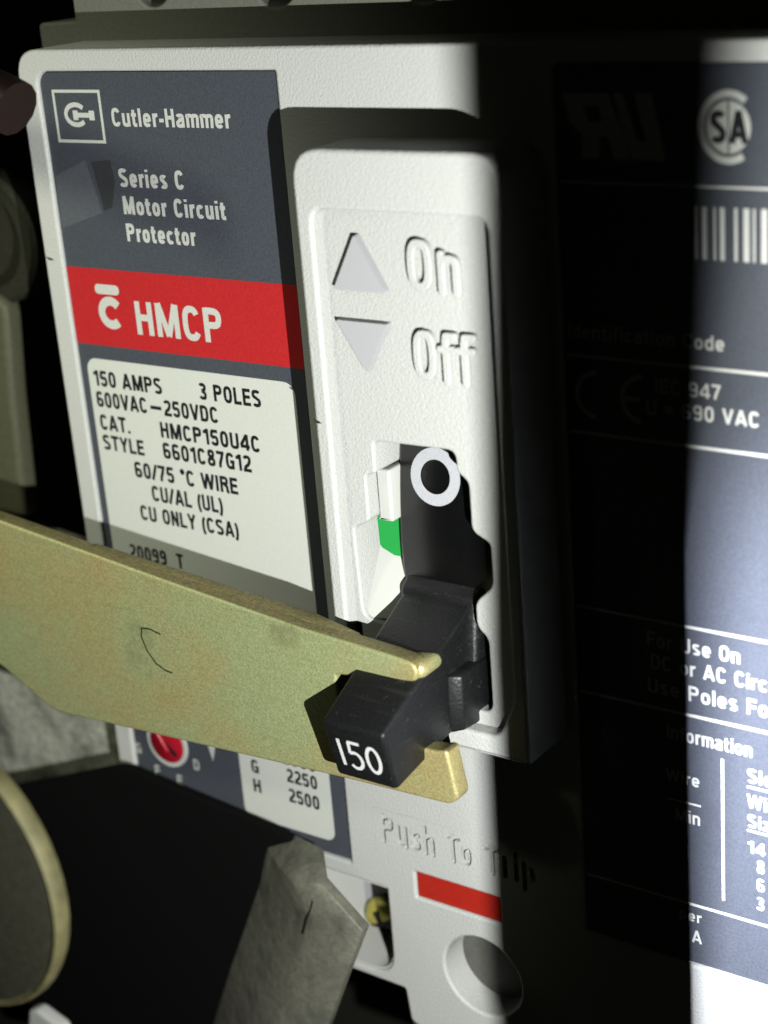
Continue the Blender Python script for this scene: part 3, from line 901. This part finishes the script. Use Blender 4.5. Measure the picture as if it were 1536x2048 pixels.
# upward-facing edge of the plate is darker than its face
for p in fp.data.polygons:
    pass
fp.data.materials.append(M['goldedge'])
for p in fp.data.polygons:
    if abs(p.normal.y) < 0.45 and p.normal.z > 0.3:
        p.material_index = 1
lp = [(14, -53.38), (26.0, -54.84), (44.5, -56.94), (50.5, -57.45)]
V, F = [], []
for i, (x, z) in enumerate(lp):
    hb = (FH - 2.4, FH - 3.0, FH - 3.6, FH - 2.5)[i]
    V += [(x, z, FH - 1.4), (x, z - 1.6, FH - 1.4), (x, z - 1.6, hb), (x, z, hb)]
for i in range(3):
    for k in range(4):
        F.append((4 * i + k, 4 * i + (k + 1) % 4, 4 * i + 4 + (k + 1) % 4, 4 * i + 4 + k))
F += [(0, 1, 2, 3), (15, 14, 13, 12)]
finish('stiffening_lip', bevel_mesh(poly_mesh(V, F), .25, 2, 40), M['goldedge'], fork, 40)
# small bent lug at the end of the upper prong and at the lower corner
lug = prism([(56.8, -58.25, FH + .15), (59.2, -58.4, FH - .6), (59.4, -60.0, FH - .6), (57.4, -60.25, FH + .15)],
            [(56.8, -58.25, FH - 3.2), (59.2, -58.4, FH - 4.2), (59.4, -60.0, FH - 4.2), (57.4, -60.25, FH - 3.2)])
finish('prong_tip', bevel_mesh(lug, .7, 4), M['gold'], fork, 60)
# punched C on the plate
pts = [(22.2 + 1.0, -60.3 - 0.0)]
mk = [(24.6, -61.7), (22.9, -61.35), (21.8, -61.5), (21.6, -62.6), (22.2, -64.2), (23.3, -65.5), (24.6, -66.1), (25.6, -66.2)]
v, f = strokes_mesh([(mk, False)], .22, FH + .02)
me = bpy.data.meshes.new('m'); me.from_pydata([W(*q) for q in v], [], f)
finish('scribed_mark', me, M['scratch'], fork)

# ------------------------------------------------------------------ FOREGROUND LOWER LEFT
lev = thing('cast_lever', 'mottled grey cast metal lever with a scored line, right of the dark shade plate', 'lever', (38, -110, 8))
rows = [  # right edge, left edge
    ((35.8, -91.6), (28.5, -92.4)), ((38.6, -93.0), (25.0, -94.6)), ((44.2, -97.4), (22.5, -99.8)), ((40.6, -105.5), (19.0, -107.5)),
    ((37.0, -114.0), (15.5, -115.0)), ((31.0, -127.5), (9.5, -129.0))]
V, F = [], []
nu = 14
for ri, (ra, la) in enumerate(rows):
    flat_ = (0.5, 0.97, 1.0, 1.0, 1.0, 1.0)[ri]
    for k in range(nu + 1):
        u = k / nu
        hh = (8.4 - (0.4 if k == 0 else 0) - 7.0 * max(0, (u - .28) / .72) ** 1.35) * flat_
        V.append((ra[0] + (la[0] - ra[0]) * u, ra[1] + (la[1] - ra[1]) * u, hh))
    V.append((la[0], la[1], 1.0)); V.append((ra[0], ra[1], 6.6 * flat_))
k_ = nu + 3
for i in range(len(rows) - 1):
    for k in range(k_):
        F.append((i * k_ + k, i * k_ + (k + 1) % k_, (i + 1) * k_ + (k + 1) % k_, (i + 1) * k_ + k))
F.append(tuple(range(k_))); F.append(tuple(range((len(rows) - 1) * k_, len(rows) * k_)))
finish('lever_bar', bevel_mesh(poly_mesh(V, F), .4, 2, 50), M['cast'], lev, 40)
v, f = strokes_mesh([([(37.6, -95.2), (37.1, -96.6), (36.4, -98.2), (35.6, -100.4)], False)], .2, 8.43)
me = bpy.data.meshes.new('m'); me.from_pydata([W(*q) for q in v], [], f)
finish('scored_line', me, M['scratch'], lev)

shd = thing('shade_plate', 'near-black plate standing for the shade between the round knob and the cast lever', 'shade plate', (10, -110, 6))  # added dark sheet; its colour stands for the shade there
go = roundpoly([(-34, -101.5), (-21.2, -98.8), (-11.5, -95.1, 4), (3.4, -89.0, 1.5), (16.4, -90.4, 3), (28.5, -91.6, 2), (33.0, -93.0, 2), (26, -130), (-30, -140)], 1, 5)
plate('dark_sheet', go, 1.6, 2.8, M['shaded'], shd, .3, smooth=50, res=4)

knob = thing('round_knob', 'large dark round knob with a thin yellow plated rim, at the lower left corner', 'knob', (37, -64.4, 54))
lathe('knob_face', [(13.4, 54), (13.4, 55.8), (13.1, 55.9), (0.001, 55.9)], 35.8, -64.4, M['darksteel'], knob)
lathe('knob_rim', [(13.4, 54), (13.9, 54.2), (14.2, 54.8), (14.15, 55.6), (13.9, 56), (13.4, 55.8), (13.4, 54)], 35.8, -64.4, M['yellowrim'], knob)

pin = thing('white_spacer', 'small white plastic spacer peeping out under the round knob', 'spacer', (-5, -125, 15))
plate('spacer_body', roundpoly([(-6.9, -121.6, .5), (-5.3, -121.0, .5), (-1.0, -122.3, .8), (0, -140, 1), (-12, -140, 1)], 1), 14, 16, M['cream'], pin, .5)

# ------------------------------------------------------------------ BACKGROUND LEFT
bp_ = thing('back_panel', 'dark steel back panel of the enclosure behind the breaker', 'panel', (0, -60, -60))
del bp_['category'], bp_['label']
bp_['kind'] = 'structure'
finish('back_sheet', prism([(-260, 160, -76), (260, 160, -76), (260, -330, -76), (-260, -330, -76)],
                           [(-260, 160, -80), (260, 160, -80), (260, -330, -80), (-260, -330, -80)]), M['backplate'], bp_)

slab = thing('side_bracket', 'olive grey steel bracket strip standing behind the left edge of the breaker', 'bracket', (-30, -45, -8))
plate('bracket_web', roundpoly([(-60, -31.5, 2), (-15.8, -31.5, 3), (-17.4, -45, 1), (-18.6, -62, 1), (-60, -62, 1)], 1), -10, -7, M['olive'], slab, .8)
lathe('bracket_boss', [(8.6, -12), (8.6, -8.6), (8.0, -8), (6.2, -8), (5.8, -9.5), (5.6, -10.5), (0.001, -10.5)], -18.8, -24.6, M['darksteel'], slab)

plt = thing('lower_bracket', 'pitted grey metal bracket behind the lower left corner of the breaker, under the fork', 'bracket', (-20, -90, -20))
plate('bracket_face', roundpoly([(-60, -60, 2), (-12.0, -66, 2), (4.5, -80, 2), (9, -100, 2), (-10, -118, 2), (-60, -118, 2)], 2), -13, -4.0, M['palecast'], plt, 1.2, smooth=50, res=4)

# brown cable bending across the upper left corner
def tube(name, path, r, m, parent, n=14):
    cu = bpy.data.curves.new('t', 'CURVE'); cu.dimensions = '3D'; cu.bevel_depth = r * MM; cu.bevel_resolution = 5
    s = cu.splines.new('NURBS'); s.points.add(len(path) - 1)
    for i, p in enumerate(path):
        s.points[i].co = (*W(*p), 1)
    s.use_endpoint_u = True; s.order_u = 4; cu.resolution_u = 8
    cu.use_fill_caps = True
    ob = bpy.data.objects.new('t', cu); col.objects.link(ob)
    me = bpy.data.meshes.new_from_object(ob.evaluated_get(bpy.context.evaluated_depsgraph_get()))
    bpy.data.objects.remove(ob)
    me.materials.clear()
    return finish(name, me, m, parent, 60)
cab = thing('brown_cable', 'blurred dark brown cable poking in over the upper left corner of the breaker', 'cable', (0, 0, 22))
tube('cable_sheath', [(-30, 4, 16), (0, 1.0, 18), (12, -1.2, 20), (18, -2.8, 20), (20.6, -4.0, 20)], 2.8, M['cable'], cab)

# ------------------------------------------------------------------ SHADE BAR between the torch and the breaker
# An unseen bar, added and shaped to cast the dark upright band.
fl = thing('shade_bar', 'added unseen bar shading an upright band of the breaker', 'bar', (118, -60, 60))
def toward(p, t):
    return tuple(p[i] + (LIGHT[i] - p[i]) * t for i in range(3))
A = [toward((62.6, 30, 0), .89), toward((96.0, 30, 0), .94), toward((89.0, -4, 0), .94), toward((84.0, -26, 0), .87), toward((81.9, -48, 0), .72), toward((81.3, -150, 0), .60), toward((57.8, -150, 0), .76),
     toward((59.0, -60, 0), .79), toward((61.4, -10, 0), .84)]
Bk = [(p[0] + .25, p[1], p[2] + .8) for p in A]
finish('shade_bar_body', prism(A, Bk), M['steel'], fl)

for o in bpy.data.objects:
    if '_w' in o:
        del o['_w']
